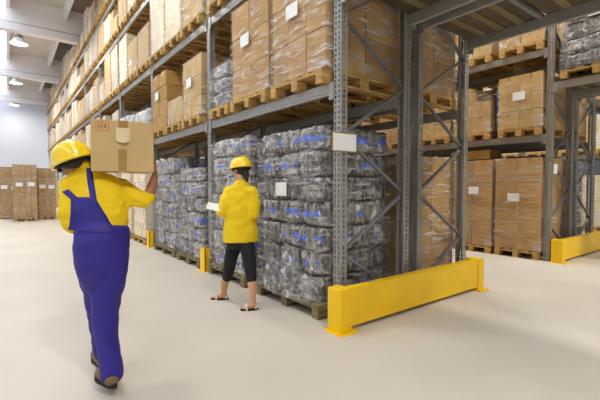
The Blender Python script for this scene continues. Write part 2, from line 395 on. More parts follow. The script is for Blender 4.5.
# ------------------------------------------------------------------ loads of cartons
CC = {}
def carton_mesh(a, b, c, mk, tape='z'):     # a along X, b along Y, c height; origin at base centre
    key = (round(a, 2), round(b, 2), round(c, 2), mk)
    if key in CC: return CC[key]
    bm = bmesh.new(); e = .003
    box(bm, -a / 2 + e, a / 2 - e, -b / 2 + e, b / 2 - e, e, c - e, bev=.006)
    x = a / 2 - e + .0008
    for s in (-1, 1):       # seam and tape down the faces
        box(bm, *(sorted((s * x, s * (x - .003)))), -.024, .024, c - .1, c - e, 1)
        box(bm, *(sorted((s * (x - .0002), s * (x - .003)))), -b / 2 + .012, b / 2 - .012, c * .5 - .0015, c * .5 + .0015, 2) if c > .6 else None
        box(bm, -.03, .03, *(sorted((s * (b / 2 - e + .0008), s * (b / 2 - .006)))), c - .1, c - e, 1)
    box(bm, -a / 2 + e, a / 2 - e, -.024, .024, c - e - .002, c - e + .0008, 1)
    CC[key] = mesh('carton', bm, [M['carton_' + mk], M['tape'], M['seam']]); return CC[key]
FC = {}
def film_mesh(a, b, h, mk, seed, n=9):
    key = (round(a, 2), round(b, 2), round(h, 2), mk, seed % 3)
    if key in FC: return FC[key]
    bm = bmesh.new(); rr = random.Random(seed); per = []
    nx, ny, nz = 6, 6, 10
    loop = [(-a / 2 + a * i / nx, -b / 2) for i in range(nx)] + [(a / 2, -b / 2 + b * i / ny) for i in range(ny)] + \
           [(a / 2 - a * i / nx, b / 2) for i in range(nx)] + [(-a / 2, b / 2 - b * i / ny) for i in range(ny)]
    rows = []
    for k in range(nz + 1):
        row = []
        for (x, y) in loop:
            v = Vector((x, y, h * k / nz)); q = noise.noise(v * 3 + Vector((seed, 0, 0))) * .012 + .016
            row.append(bm.verts.new((x * (1 + 2 * q / a), y * (1 + 2 * q / b), h * k / nz + .004)))
        rows.append(row)
    L = len(loop)
    for k in range(nz):
        for i in range(L): bm.faces.new((rows[k][i], rows[k][(i + 1) % L], rows[k + 1][(i + 1) % L], rows[k + 1][i]))
    FC[key] = mesh('stretch_film', bm, M[mk], True); return FC[key]

LB = boxmesh('label', M['paper'], (-.003, 0, -.105, .105, -.075, .075))
PROTO = {}
def carton_load(x, y, z, W, D, h, ny, nx, nz, mk, label, seed, film='film', detail=True, labels=1, ragged=0, group='wrapped carton loads', label_y=0, rz=0, face=-1):
    rr = random.Random(seed)
    a, b, c = D / nx, W / ny, h / nz
    if not detail:
        key = ('c', round(W, 2), round(D, 2), round(h, 2), ny, nx, nz, mk, seed % 4)
        if key not in PROTO:
            bm = bmesh.new()
            for i in range(nx):
                for j in range(ny):
                    for k in range(nz):
                        if k == nz - 1 and rr.random() < ragged: continue
                        if 0 < i < nx - 1: continue
                        e = .005; jx = rr.uniform(-.012, .012)
                        box(bm, -D / 2 + i * a + e + jx, -D / 2 + (i + 1) * a - e + jx, -W / 2 + j * b + e, -W / 2 + (j + 1) * b - e, k * c + .002, (k + 1) * c - .002, 0)
                        box(bm, -D / 2 + i * a + jx, -D / 2 + i * a + e + jx + .002, -W / 2 + (j + .5) * b - .02, -W / 2 + (j + .5) * b + .02, k * c + .01, k * c + c * .98, 1)
            PROTO[key] = mesh('carton_load', bm, [M['carton_' + mk], M['tape']])
        t = thing('carton_load', label, 'load of cartons', (x, y, z), rz, group, PROTO[key])
        if film: obj('stretch_film', film_mesh(D, W, h * (.93 if ragged else 1), film, seed), t)
        return t
    t = thing('carton_load', label, 'load of cartons', (x, y, z), rz, group)
    for i in range(nx):
        for j in range(ny):
            for k in range(nz):
                if 0 < i < nx - 1 and 0 < j < ny - 1 and k < nz - 1: continue
                if k == nz - 1 and rr.random() < ragged: continue
                obj('carton', carton_mesh(a, b, c, mk), t, (-D / 2 + (i + .5) * a + rr.uniform(-.006, .006), -W / 2 + (j + .5) * b + rr.uniform(-.003, .003), k * c), rr.uniform(-.012, .012))
    if film: obj('stretch_film', film_mesh(D, W, h * (.9 if ragged else 1), film, seed), t)
    if labels:
        for q in range(labels):
            lo = obj('paper_label', LB, t, (-D / 2 - .034, label_y + (q - (labels - 1) / 2) * W * .5, h * (.55 + .1 * rr.random()))); lo['label'] = 'white paper label'
    return t

# ------------------------------------------------------------------ loads of bundles
BC = {}
def bundle_mesh(a, b, c, mk, v):
    key = (round(a, 2), round(b, 2), round(c, 2), mk, v)
    if key in BC: return BC[key]
    bm = bmesh.new(); bmesh.ops.create_cube(bm, size=2)
    bmesh.ops.subdivide_edges(bm, edges=bm.edges[:], cuts=9, use_grid_fill=True)
    for q in bm.verts:
        p = q.co.copy(); s = p.normalized(); mxx = max(abs(p.x), abs(p.y), abs(p.z))
        r = p * (1 - .0) ; n4 = (abs(p.x) ** 8 + abs(p.y) ** 8 + abs(p.z) ** 8) ** (1 / 8); r = p / n4
        off = Vector((v * 7.3, v * 3.1, 1.7))
        P = Vector((r.x * a / 2, r.y * b / 2, r.z * c / 2))
        d = noise.noise(Vector((P.x * 22, P.y * 22, P.z * 6)) + off) * .014 + noise.noise(P * 8 + off) * .026
        nn = Vector((s.x / a, s.y / b, s.z / c)).normalized()
        q.co = P + nn * (d - .004); q.co.z = max(-c / 2, min(c / 2, q.co.z))
    BC[key] = mesh('bundle', bm, M[mk], True); return BC[key]
def bundle_load(x, y, z, W, D, h, ny, nx, nz, mk, label, seed, film='film', sheet=None, group='wrapped bundle loads', part='bundle', cat='load of bundles', name='bundle_load', lean=0):
    rr = random.Random(seed); t = thing(name, label, cat, (x, y, z), 0, group)
    a, b, c = D / nx, W / ny, h / nz
    for k in range(nz):
        ox, oy = rr.uniform(-.02, .02), rr.uniform(-.02, .02)
        for i in range(nx):
            for j in range(ny):
                if 0 < i < nx - 1 and 0 < j < ny - 1: continue
                o = obj(part, bundle_mesh(a - .004, b - .004, c * .985, mk, rr.randrange(4)), t,
                        (-D / 2 + (i + .5) * a + ox + rr.uniform(-.03, .03), -W / 2 + (j + .5) * b + oy + rr.uniform(-.012, .012) + lean * k / nz, (k + .5) * c), (PI if rr.random() < .5 else 0) + rr.uniform(-.03, .03))
    if film: obj('stretch_film', film_mesh(D + .02, W + .02, h * .97, film, seed), t)
    for s in (sheet or []):
        lo = obj('paper_label', LB, t, (-D / 2 - .045, s[0], s[1])); lo['label'] = 'white paper label'
    return t

BAYN = ['nearest'] + ORD[1:]
# --- front rack, floor level
PX = 2.44 + .5          # centre of the floor pallets (1.0 deep)
def slot_y(n, f): return Y0 + BAY * n + f
FLOOR = [  # y centre, W, D, h, layers, label
    (3.46, 1.14, 1.0, 1.80, 7, 'bundle', 'tall grey film wrapped bundle load with blue print, behind the placard upright', [(.06, 1.15)]),
    (4.92, 1.08, 1.0, 1.86, 7, 'bundle_light', 'light grey wrapped bundle load standing directly behind the woman in yellow', []),
    (6.34, .98, 1.0, 1.50, 6, 'bundle_light', 'shorter grey wrapped bundle load left of the first small yellow protector', []),
    (7.62, 1.15, 1.0, 1.72, 6, 'bundle_light', 'grey wrapped bundle load just right of the carried box', [])]
for yc, W, D, h, nz, mk, lab, sh in FLOOR:
    pallet(PX, yc, 0, round(W + .04, 2), 1.06, 'wooden pallet on the floor under the ' + ' '.join(lab.split()[:5]) + ' ' + ' '.join(lab.split()[-4:]), True, 'floor pallets of the front rack')
    bundle_load(PX + .02, yc, .146, W, D, h, 3, 2, nz, mk, lab, int(yc * 100), 'film_heavy' if mk != 'bundle' else 'film', sh, 'grey bundle loads on the floor of the front rack')
old = {}
for o in list(bpy.data.objects):      # the floor pallets under the bundles are older, darker wood
    if o.parent and o.parent.get('group') == 'floor pallets of the front rack' and o.data:
        if o.data.name not in old:
            m2 = o.data.copy(); m2.materials.clear(); m2.materials.append(M['wood_old']); old[o.data.name] = m2
        o.data = old[o.data.name]
dr = bpy.data.objects['bundle_load']
bm = bmesh.new(); g = []
for i in range(15):
    u = i / 14; row = []
    for j in range(9):
        v = j / 8; pk = max(0, 1 - abs(u - .42) * 2.1)
        x = -.53 - v * (.05 + .10 * pk) ; z_ = (.16 + .30 * pk) * (1 - v) + .01; y = -.50 + 1.15 * u
        x += .012 * noise.noise(Vector((u * 9, v * 9, 3))); row.append(bm.verts.new((x, y, z_)))
    g.append(row)
for i in range(14):
    for j in range(8): bm.faces.new((g[i][j], g[i + 1][j], g[i + 1][j + 1], g[i][j + 1]))
obj('loose_film', mesh('loose_film', bm, M['film_loose'], True), dr)
for n in range(2, NB):
    for j in range(2):
        yc = slot_y(n, .85 + 1.32 * j); lab = '%s bay from the near end, %s half' % (BAYN[n], ('near', 'far')[j])
        pallet(PX, yc, 0, .98, 1.06, 'floor pallet of the front rack, ' + lab, n < 3, 'floor pallets of the front rack')
        carton_load(PX, yc, .146, .96, 1.0, 1.5 + .25 * R.random(), 3, 2, 5, ('kraft', 'cream')[R.random() < .6], 'wrapped pale cartons on floor level, ' + lab, 31 * n + j, 'film', n < 3, 0, 0, 'carton loads on floor level of the front rack')

# --- front rack, shelves.  (level, y centre, W, h, ny, nz, colour, film, label)
SX = 2.53 + .525
LVN = ['first', 'second', 'third', 'fourth']
def shelf_pallet(lv, yc, W, lab, det): pallet(SX, yc, LV[lv] + .001, W, 1.2, lab, det, 'pallets on the shelves of the front rack')
SPECIAL = [
    (0, 3.33, .94, 1.24, 3, 3, 'tan', 'film_heavy', 'big stack of tan cartons under shiny film above the placard'),
    (0, 4.36, .92, 1.22, 2, 3, 'tan', 'film', 'tan carton stack with white label, second pallet on the first shelf'),
    (0, 6.28, .80, .98, 2, 3, 'kraft', 'film', 'tan carton column with label left of the second upright, first shelf'),
    (0, 8.02, .86, 1.12, 2, 4, 'tan', None, 'plain brown carton stack at far end of the second bay, first shelf'),
    (1, 3.28, .86, 1.2, 2, 3, 'kraft', 'film', 'pale kraft cartons on the second shelf over the nearest bay'),
    (1, 4.21, .84, 1.2, 2, 3, 'kraft', 'film', 'pale kraft cartons in the middle of the nearest bay, second shelf'),
    (1, 5.14, .84, 1.2, 2, 3, 'kraft', 'film', 'yellowish kraft cartons right of second upright on the second shelf'),
    (1, 6.27, .86, 1.22, 2, 2, 'kraft', 'film', 'kraft cartons left of the second upright on the second shelf'),
    (1, 7.2, .84, 1.24, 2, 1, 'cream', 'film', 'tall cream cartons in the middle of the second bay, second shelf'),
    (1, 8.11, .84, 1.2, 2, 1, 'cream', 'film', 'tall cream cartons at far end of the second bay, second shelf'),
]
for i, (lv, yc, W, h, ny, nz, mk, fm, lab) in enumerate(SPECIAL):
    shelf_pallet(lv, yc, round(W - .02, 2), 'wooden pallet under the ' + lab, True)
    carton_load(SX, yc, LV[lv] + .146, W, 1.12, h, ny, 2, nz, mk, lab, 500 + i * 7, fm, True, 1 if lv == 0 else 0, 0, 'carton loads on the shelves of the front rack', .05)
# grey film bag at the far end of the nearest bay, first shelf
shelf_pallet(0, 5.19, .60, 'wooden pallet under the grey bagged goods by the second upright', True)
bundle_load(SX, 5.20, LV[0] + .146, .56, 1.1, .62, 1, 2, 3, 'sack', 'low grey bagged goods under crumpled film beside the second upright, first shelf', 91, 'film_heavy', None, 'bundle loads on the shelves')
# low yellow tubs under a loose film
shelf_pallet(0, 7.17, .80, 'wooden pallet under the low yellowish cartons of the second bay', True)
carton_load(SX, 7.17, LV[0] + .146, .76, 1.1, .46, 3, 2, 1, 'kraft', 'low yellowish cartons under white crumpled film, second bay, first shelf', 77, 'film_loose', True, 0, 0, 'carton loads on the shelves of the front rack')
for n in range(2, NB):
    for lv in range(4):
        if lv == 3 and n < 3: continue
        for j in range(3):
            yc = slot_y(n, .58 + .945 * j)
            if n == 2 and lv == 0:
                lab = ('near slot', 'middle slot', 'far slot')[j]
                shelf_pallet(0, yc, .84, 'wooden pallet under a low white bag, third bay, first shelf, ' + lab, True)
                bundle_load(SX, yc, LV[0] + .148, .82, 1.1, .58 + .06 * j, 2, 2, 2, 'bundle_white', 'low load in crumpled white film above the carried carton, third bay first shelf, ' + lab, 60 + j, 'film_loose', None, 'low white loads of the third bay')
                continue
            if lv == 3:
                h = R.choice([.5, .6, .62])
                if min(abs(yc - g) for g in GY) > 1.1: h = R.choice([.6, .9, 1.2, 1.3])
            else: h = [1.23, 1.23, .9][lv] * R.choice([1, .97, .9, .8, .68])
            tall = R.random() < .5
            mk = R.choice(['cream', 'cream', 'kraft', 'grey'] if lv else ['cream', 'kraft', 'grey'])
            pos = ('near slot', 'middle slot', 'far slot')[j]
            lab = '%s bay, %s shelf, %s' % (BAYN[n], LVN[lv], pos)
            shelf_pallet(lv, yc, .84, 'wooden pallet in the front rack, ' + lab, n < 4)
            carton_load(SX, yc, LV[lv] + .146, R.choice([.82, .84, .86]), 1.1, h, 2, 2, 1 if tall else R.choice([2, 3, 4]), mk,
                        {'cream': 'cream', 'kraft': 'kraft brown', 'grey': 'greyish'}[mk] + ' wrapped cartons, front rack, ' + lab, n * 40 + lv * 7 + j,
                        'film_heavy', n < 4, 0, 0 if tall else .12, 'carton loads on the shelves of the front rack')
# bays 0 and 1, third shelf are above the picture

# --- second row (back to back)
SX2 = 3.74 + .53
def row2(lv, yc, W, h, ny, nz, mk, lab, fm='film', det=False, D=1.04):
    z = LV[lv - 1] if lv else 0
    pallet(SX2, yc, z, round(W, 2), D, 'wooden pallet under ' + lab, det, 'pallets of the back to back rack')
    carton_load(SX2 + .01, yc, z + .146, W - .02, D - .06, h, ny, 2, nz, mk, lab, int(yc * 77) + lv, fm, det, 0, 0, 'carton loads of the back to back rack')
row2(0, 3.27, .86, 1.55, 3, 1, 'tan', 'tall tan cartons in film behind the long yellow guard', 'film_heavy', True)
row2(1, 3.27, .86, 1.22, 3, 3, 'tan', 'film wrapped tan cartons on the back rack, first shelf, nearest slot', 'film_heavy', True)
row2(2, 3.27, .86, 1.2, 2, 3, 'tan', 'tan cartons on the back rack, second shelf, nearest slot')
for n in range(4):
    for lv in range(3):
        for j in range(3):
            if n == 0 and j == 0: continue
            if n == 0 and lv == 0:
                yc = slot_y(0, .58 + .945 * j); pallet(SX2, yc, 0, .86, 1.04, 'floor pallet under dark wrapped goods of the back rack, %s slot' % ('', 'middle', 'far')[j], False, 'pallets of the back to back rack')
                bundle_load(SX2, yc, .146, .84, .96, 1.6, 2, 2, 5, 'sack', 'dark wrapped goods on floor of the back rack, %s slot of the nearest bay' % ('', 'middle', 'far')[j], 44 + j, None, None, 'dark loads of the back rack')
                continue
            row2(lv, slot_y(n, .58 + .945 * j), .9, [1.55, 1.2, 1.2][lv] * R.choice([1, .9, .8]), 2, 3, R.choice(['tan', 'kraft', 'brown']),
                 'cartons of the back rack, %s bay, %s, %s slot' % (BAYN[n], ('floor level', 'first shelf', 'second shelf')[lv], ('near', 'middle', 'far')[j]))

# --- bridge decks and pallets; unseen cartons added on top to block light
def bridge_deck(x0, x1, z, nm):
    for j in range(4):
        ya = YB + .13 + .91 * j
        bm = bmesh.new(); box(bm, x0, x1, 0, .88, 0, .018); 
        t = thing('shelf_panel', 'dark board on the %s bridge beams over the passage, %s from camera side' % (nm, ORD[j]), 'shelf board', (0, ya, z + .001), 0, 'dark shelf boards over the passage', mesh('shelf_panel', bm, M['wood_dark']))
        bm = bmesh.new(); box(bm, x0 + .07, x1 - .07, .0, .045, -.035, -.001); obj('support_bar', mesh('support_bar', bm, M['steel_dark']), t)
        for yb in (.22, .44, .66):
            bm = bmesh.new(); box(bm, x0 + .07, x1 - .07, yb - .04, yb + .04, -.02, -.001); obj('batten', mesh('batten', bm, M['batten']), t)
bridge_deck(2.55, 3.57, BR, 'front rack'); bridge_deck(3.75, 4.80, BR, 'back rack'); bridge_deck(7.59, 8.60, BR3, 'right rack')
for (sx, dd, z, nm) in ((SX, 1.2, BR, 'front rack'), (SX2, 1.06, BR, 'back rack')):
    for j in range(4):
        yc = YB + .55 + .88 * j + .1
        pallet(sx, yc, z + .02, .82, dd, 'wooden pallet on the %s bridge above the passage, %s from the camera side' % (nm, ORD[j]), True, 'pallets on the bridge shelves')
        carton_load(sx, yc, z + .168, .8, dd - .1, 1.2, 2, 2, 3, 'tan', 'unseen light blocking cartons added on the %s bridge, %s from the camera side' % (nm, ORD[j]), 900 + j, 'film', False, 0, 0, 'cartons added on the bridge to block light')

# --- rack across the second aisle
SX3 = 7.58 + .515
def row3(x, z, yc, W, h, ny, nz, mk, lab, seed, fm='film', labels=0, ragged=0, D=1.1, nx=2, ly=0, group='carton loads of the rack across the second aisle'):
    pallet(x, yc, z, round(W - .02, 2), D + .06, 'wooden pallet under ' + lab, True, 'pallets of the rack across the second aisle')
    carton_load(x, yc, z + .146, W, D, h, ny, nx, nz, mk, lab, seed, fm, True, labels, ragged, group, ly)
row3(SX3 - .02, 0, 3.22, .80, 1.70, 2, 1, 'tan', 'tall brown cartons beside the right yellow guard on floor', 1, 'film', 1, ly=.05)
row3(SX3 - .02, 0, 4.09, .80, 1.70, 2, 1, 'tan', 'tall brown cartons, second stack left of the right yellow guard', 2, 'film', 1, ly=-.05)
row3(SX3 - .02, 0, 4.97, .80, 1.70, 2, 1, 'tan', 'tall brown cartons, third stack left of the right yellow guard', 3, 'film', 0)
row3(SX3, LV3[0], 3.22, .76, .98, 2, 3, 'kraft', 'uneven kraft cartons in film, right half of the first shelf across the aisle', 4, 'film', 1, .35)
row3(SX3, LV3[0], 4.14, .76, .92, 2, 3, 'kraft', 'kraft cartons with bowed top, left half of the first shelf across the aisle', 5, 'film', 0, .2)
row3(SX3, LV3[0], 5.0, .76, .9, 2, 3, 'kraft', 'kraft cartons on the first shelf across the aisle behind the braced frame', 6, 'film', 0, .2)
row3(SX3, LV3[1], 3.22, .76, .34, 2, 1, 'kraft', 'low yellow brown cartons on the second shelf across the aisle, right one', 8, 'film_loose')
row3(SX3, LV3[1], 4.14, .76, .30, 2, 1, 'kraft', 'low yellow brown cartons on the second shelf across the aisle, left one', 9, 'film_loose')
row3(SX3, LV3[1], 5.0, .76, .9, 2, 2, 'tan', 'tan cartons on the second shelf across the aisle, farthest one', 10)
for n in range(1, 3):
    for lv in range(3):
        for j in range(3):
            z = ([0] + LV3)[lv]
            yc = slot_y(n, .58 + .945 * j)
            pallet(SX3, yc, z, .84, 1.16, 'wooden pallet across the aisle, %s bay, level %s, %s slot' % (BAYN[n], ('floor', 'one', 'two')[lv], ('near', 'middle', 'far')[j]), False, 'pallets of the rack across the second aisle')
            carton_load(SX3, yc, z + .146, .84, 1.1, [1.7, 1.0, 1.0][lv], 2, 2, 2, 'tan', 'tan cartons across the aisle, %s bay, level %s, %s slot' % (BAYN[n], ('floor', 'one', 'two')[lv], ('near', 'middle', 'far')[j]), n * 9 + lv * 3 + j, 'film', False, 0, 0, 'carton loads of the rack across the second aisle')
# bridge of that rack: dark film wrapped sacks
for j in range(3):
    yc = 2.06 - j * 1.1
    pallet(SX3, yc, BR3 + .02, 1.0, 1.16, 'wooden pallet under dark sacks on the right bridge, %s from the upright' % ORD[j], True, 'pallets under the dark sacks')
    bundle_load(SX3, yc, BR3 + .168, .98, 1.1, 1.0, 1, 2, 4, 'sack', 'dark grey film wrapped sacks on the right bridge shelf, %s from the upright' % ORD[j], 300 + j, 'film', [(.02, .84)] if j == 0 else None, 'dark sack loads on the right bridge', 'sack', 'load of sacks', 'sack_load')
# row behind it
SX4 = 8.79 + .515
k = 0
for lv in range(3):
    for j in range(5):
        z = ([0] + LV3)[lv]; yc = 3.25 + .94 * j + (.12 if j > 2 else 0)
        where = '%s level, %s slot from the passage' % (('floor', 'first shelf', 'second shelf')[lv], ORD[j])
        pallet(SX4, yc, z, .84, 1.06, 'wooden pallet in the rear right rack, ' + where, False, 'pallets of the rear right rack')
        if lv == 0 and j < 2:
            bundle_load(SX4, yc, .148, .80, 1.0, 1.7, 2, 2, 5, 'bundle_light', 'grey wrapped goods in the rear right rack, ' + where, 40 + j, 'film_heavy', None, 'bundle loads of the rear right rack')
        else:
            carton_load(SX4, yc, z + .146, .84, 1.0, 1.0 if lv else 1.6, 2, 2, 3, 'tan', 'wrapped cartons in the rear right rack, ' + where, 700 + lv * 5 + j, 'film', False, 0, 0, 'carton loads of the rear right rack')
# far rack loads
for lv in range(3):
    for j in range(6):
        z = ([0] + LV3)[lv]; yc = Y0 + .58 + .945 * (j % 3) + BAY * (j // 3)
        where = '%s, %s slot from the passage' % (('floor level', 'first shelf', 'second shelf')[lv], ORD[j])
        pallet(13.6 + .52, yc, z, .84, 1.2, 'wooden pallet in the farthest right rack, ' + where, False, 'pallets of the farthest right rack')
        carton_load(13.6 + .52, yc, z + .146, .84, 1.1, 1.0 if lv else 1.5, 2, 2, 2, R.choice(['cream', 'kraft']), 'pale cartons in the farthest right rack, ' + where, 800 + lv * 6 + j, 'film_heavy', False, 0, 0, 'carton loads of the farthest right rack')

# --- pallets standing in the aisle at the far left
carton_specs = ((.52, 17.85 + .6, .74, 2.0, 4, 'nearer tall brown carton stack standing in the aisle beside the far white wall', 11),
                (1.24, 18.3 + .6, .60, 1.9, 3, 'second brown carton stack in the aisle, right behind the nearer one', 12),
                (.05, 19.9, .7, 1.95, 3, 'brown carton stack peeking out left behind the aisle stacks', 13))
for (x, y, W, h, ny, lab, sd) in carton_specs:
    pallet(x, y, 0, round(W - .02, 2), 1.16, 'wooden pallet under the ' + lab, True, 'pallets standing in the aisle', rz=PI / 2)
    carton_load(x, y, .146, W, 1.1, h, ny, 3, 5, 'brown', lab, sd, 'film_heavy', True, 2, 0, 'carton stacks standing in the aisle', rz=PI / 2)

# blue roll on the shelf across the aisle, and things lying on the tall cartons
bm = bmesh.new(); lathe(bm, [(0, 0), (.038, 0), (.04, .01), (.04, .93), (.036, .95), (.012, .95), (.012, .94), (0, .94)], 20)
thing('blue_roll', 'blue plastic roll standing between the carton stacks on the first shelf across the aisle', 'roll', (7.72, 3.68, LV3[0] + .003), 0, None, mesh('blue_roll', bm, M['navy'], True))
thing('carton', 'low wide brown carton lying on top of the second tall carton stack across the aisle', 'carton', (7.86, 4.2, 1.865), 0, None, carton_mesh(.5, .84, .19, 'brown'))
bm = bmesh.new(); g = [[bm.verts.new((-.40 + .8 * i / 10, -.38 + .76 * j / 8, .03 + .022 * noise.noise(Vector((i * .7, j * .7, 2))))) for j in range(9)] for i in range(11)]
for i in range(10):
    for j in range(8): bm.faces.new((g[i][j], g[i + 1][j], g[i + 1][j + 1], g[i][j + 1]))
bmesh.ops.solidify(bm, geom=bm.faces[:], thickness=.02)
thing('folded_sheet', 'crumpled blue plastic sheet on the tall cartons beside the right yellow guard', 'plastic sheet', (8.05, 3.22, 1.85), 0, None, mesh('folded_sheet', bm, M['blue_film'], True))

# placard on the nearest upright
t = thing('placard', 'blank white placard with ochre border fixed on the nearest rack upright', 'sign', (2.41, Y0 - .012, 1.655))
bm = bmesh.new(); box(bm, 0, .325, 0, .008, 0, .185, bev=.002); obj('frame', mesh('frame', bm, mat('ochre_frame', srgb(165, 130, 70), .5)), t)
bm = bmesh.new(); box(bm, .012, .313, -.002, .001, .012, .173); obj('paper_sheet', mesh('paper_sheet', bm, M['paper']), t)
# labels on the far upright across the aisle
for k, (dx, z) in enumerate(((.12, 1.55),)):
    bm = bmesh.new(); box(bm, 0, .16, 0, .003, 0, .17)
    thing('rack_label', 'white paper label on the brace side of the right rack end frame', 'label', (7.58 + dx - .03, Y0 - .006, z), 0, None, mesh('rack_label', bm, M['paper']))

# ------------------------------------------------------------------ people
_r = Vector((math.cos(YAW), -math.sin(YAW), 0)); _f0 = Vector((math.sin(YAW), math.cos(YAW), 0))
_f = _f0 * math.cos(PITCH) - Vector((0, 0, 1)) * math.sin(PITCH); _u = _r.cross(_f)
def ray(px, py): return _r * ((px - 300) / F) - _u * ((py - 200) / F) + _f
def P(px, py, Y):                 # the point seen at a pixel on the plane y = Y
    d = ray(px, py); return Vector((0, 0, CAM_H)) + d * (Y / d.y)
def W(px, py, d): return Vector((0, 0, CAM_H)) + ray(px, py) * d

def orient(a, b):
    d = (Vector(b) - Vector(a)); return d.to_track_quat('Z', 'Y'), d.length
def cone(bm, a, b, ra, rb, n=16, flat=(1, 1)):       # tapered limb with round ends
    q, L = orient(a, b); a = Vector(a); prof = []
    for k in range(6): t = PI / 2 * k / 5; prof.append((ra * math.sin(t), -ra * math.cos(t)))
    for k in range(6): t = PI / 2 * k / 5; prof.append((rb * math.cos(t), L + rb * math.sin(t)))
    rings = []
    for r, z in prof:
        if r < 1e-5: rings.append([bm.verts.new(a + q @ Vector((0, 0, z)))])
        else: rings.append([bm.verts.new(a + q @ Vector((r * flat[0] * math.cos(2 * PI * k / n), r * flat[1] * math.sin(2 * PI * k / n), z))) for k in range(n)])
    for A, B in zip(rings, rings[1:]):
        for k in range(n):
            q2 = []
            for v in (A[k % len(A)], A[(k + 1) % len(A)], B[(k + 1) % len(B)], B[k % len(B)]):
                if v not in q2: q2.append(v)
            if len(q2) > 2: bm.faces.new(q2)
def chain(bm, pts):               # pts: (point, radius)
    for (a, ra), (b, rb) in zip(pts, pts[1:]): cone(bm, a, b, ra, rb)
def ell(bm, c, r, rot=None, n=20):
    m = Matrix.Translation(Vector(c)) @ (rot.to_matrix().to_4x4() if rot else Matrix.Identity(4)) @ Matrix.Diagonal((*r, 1))
    bmesh.ops.create_uvsphere(bm, u_segments=n, v_segments=n // 2 + 2, radius=1, matrix=m)
def loft(bm, secs, side, n=24):   # secs: (centre, half width, half depth); side: unit vector to the figure's right
    side = Vector(side).normalized(); rings = []
    for i, (c, a, b) in enumerate(secs):
        c = Vector(c); up = (Vector(secs[min(i + 1, len(secs) - 1)][0]) - Vector(secs[max(i - 1, 0)][0])).normalized()
        fw = up.cross(side).normalized(); sd = fw.cross(up).normalized()
        rings.append([bm.verts.new(c + sd * a * math.cos(2 * PI * k / n) * 1.0 + fw * b * math.sin(2 * PI * k / n)) for k in range(n)])
    for A, B in zip(rings, rings[1:]):
        for k in range(n): bm.faces.new((A[k], A[(k + 1) % n], B[(k + 1) % n], B[k]))
    bm.faces.new(rings[0][::-1]); bm.faces.new(rings[-1])
def fuse(name, bm, m, voxel=.009, smooth=6, folds=0, fscale=9, fstretch=(1, 1, 1), cut=None):
    """one continuous surface out of overlapping tapered pieces"""
    bmesh.ops.recalc_face_normals(bm, faces=bm.faces)
    me = bpy.data.meshes.new(name); bm.to_mesh(me); bm.free(); o = bpy.data.objects.new('tmp', me); COL.objects.link(o)
    rm = o.modifiers.new('r', 'REMESH'); rm.mode = 'VOXEL'; rm.voxel_size = voxel
    sm = o.modifiers.new('s', 'SMOOTH'); sm.iterations = smooth; sm.factor = .5
    dg = bpy.context.evaluated_depsgraph_get(); out = bpy.data.meshes.new_from_object(o.evaluated_get(dg))
    bpy.data.objects.remove(o); out.name = name
    if folds:
        nn = [v.normal.copy() for v in out.vertices]
        for v, nr in zip(out.vertices, nn):
            p = Vector((v.co.x * fstretch[0], v.co.y * fstretch[1], v.co.z * fstretch[2])) * fscale
            d = abs(noise.noise(p)) * 1.6 - .45 + .5 * noise.noise(p * 2.3); v.co += nr * d * folds
    if cut:
        b2 = bmesh.new(); b2.from_mesh(out)
        bmesh.ops.bisect_plane(b2, geom=b2.verts[:] + b2.edges[:] + b2.faces[:], plane_co=cut[0], plane_no=cut[1], clear_outer=True); b2.to_mesh(out); b2.free()
    out.materials.clear(); out.materials.append(m)
    for p in out.polygons: p.use_smooth = True
    return out
from mathutils.bvhtree import BVHTree
def bvh(*mes):
    v = []; f = []
    for me in mes:
        k = len(v); v += [q.co.copy() for q in me.vertices]; f += [[i + k for i in p.vertices] for p in me.polygons]
    return BVHTree.FromPolygons(v, f)
def strip(name, m, rows, tree, off=.006, th=.004):
    """cloth laid on a surface: rows of (origin, direction) casts"""
    bm = bmesh.new(); g = []
    for row in rows:
        r = []
        for o, d in row:
            d = Vector(d).normalized(); h = tree.ray_cast(Vector(o), d)[0]
            p = (h if h else Vector(o) + d * .5) - d * off; r.append((bm.verts.new(p), bm.verts.new(p + d * (th + off))))
        g.append(r)
    for a, b in zip(g, g[1:]):
        for k in range(len(a) - 1):
            bm.faces.new((a[k][0], a[k + 1][0], b[k + 1][0], b[k][0])); bm.faces.new((a[k][1], b[k][1], b[k + 1][1], a[k + 1][1]))
        bm.faces.new((a[0][0], b[0][0], b[0][1], a[0][1])); bm.faces.new((a[-1][0], a[-1][1], b[-1][1], b[-1][0]))
    bm.faces.new([q for v in g[0] for q in ()] or (g[0][0][0], g[0][0][1], g[0][1][1], g[0][1][0]))
    me = mesh(name, bm, m, True); return me

M['skin'] = mat('skin', srgb(214, 160, 125), .5, var=.06)
M['skin_dark'] = mat('skin_tanned', srgb(170, 112, 78), .5, var=.06)
M['shirt'] = mat('yellow_cloth', srgb(247, 208, 6), .75, var=.05, nscale=8, bump=.1, bscale=30)
M['blue_cloth'] = mat('blue_workwear', srgb(44, 34, 138), .62, var=.14, nscale=7, bump=.1, bscale=30)
M['helmet'] = mat('yellow_helmet', srgb(252, 214, 2), .25, spec=.6, coat=.4)
M['hair'] = mat('dark_hair', srgb(38, 28, 24), .6)
M['black'] = mat('black_cloth', srgb(20, 19, 21), .8)
M['boot'] = mat('tan_boot', srgb(130, 105, 70), .6, var=.2)
M['sole'] = mat('dark_sole', srgb(40, 32, 28), .7)
M['eye'] = mat('eye_white', srgb(230, 228, 224), .3)
M['lip'] = mat('lips', srgb(170, 95, 85), .5)
M['sandal'] = mat('white_sandal', srgb(225, 220, 212), .5)

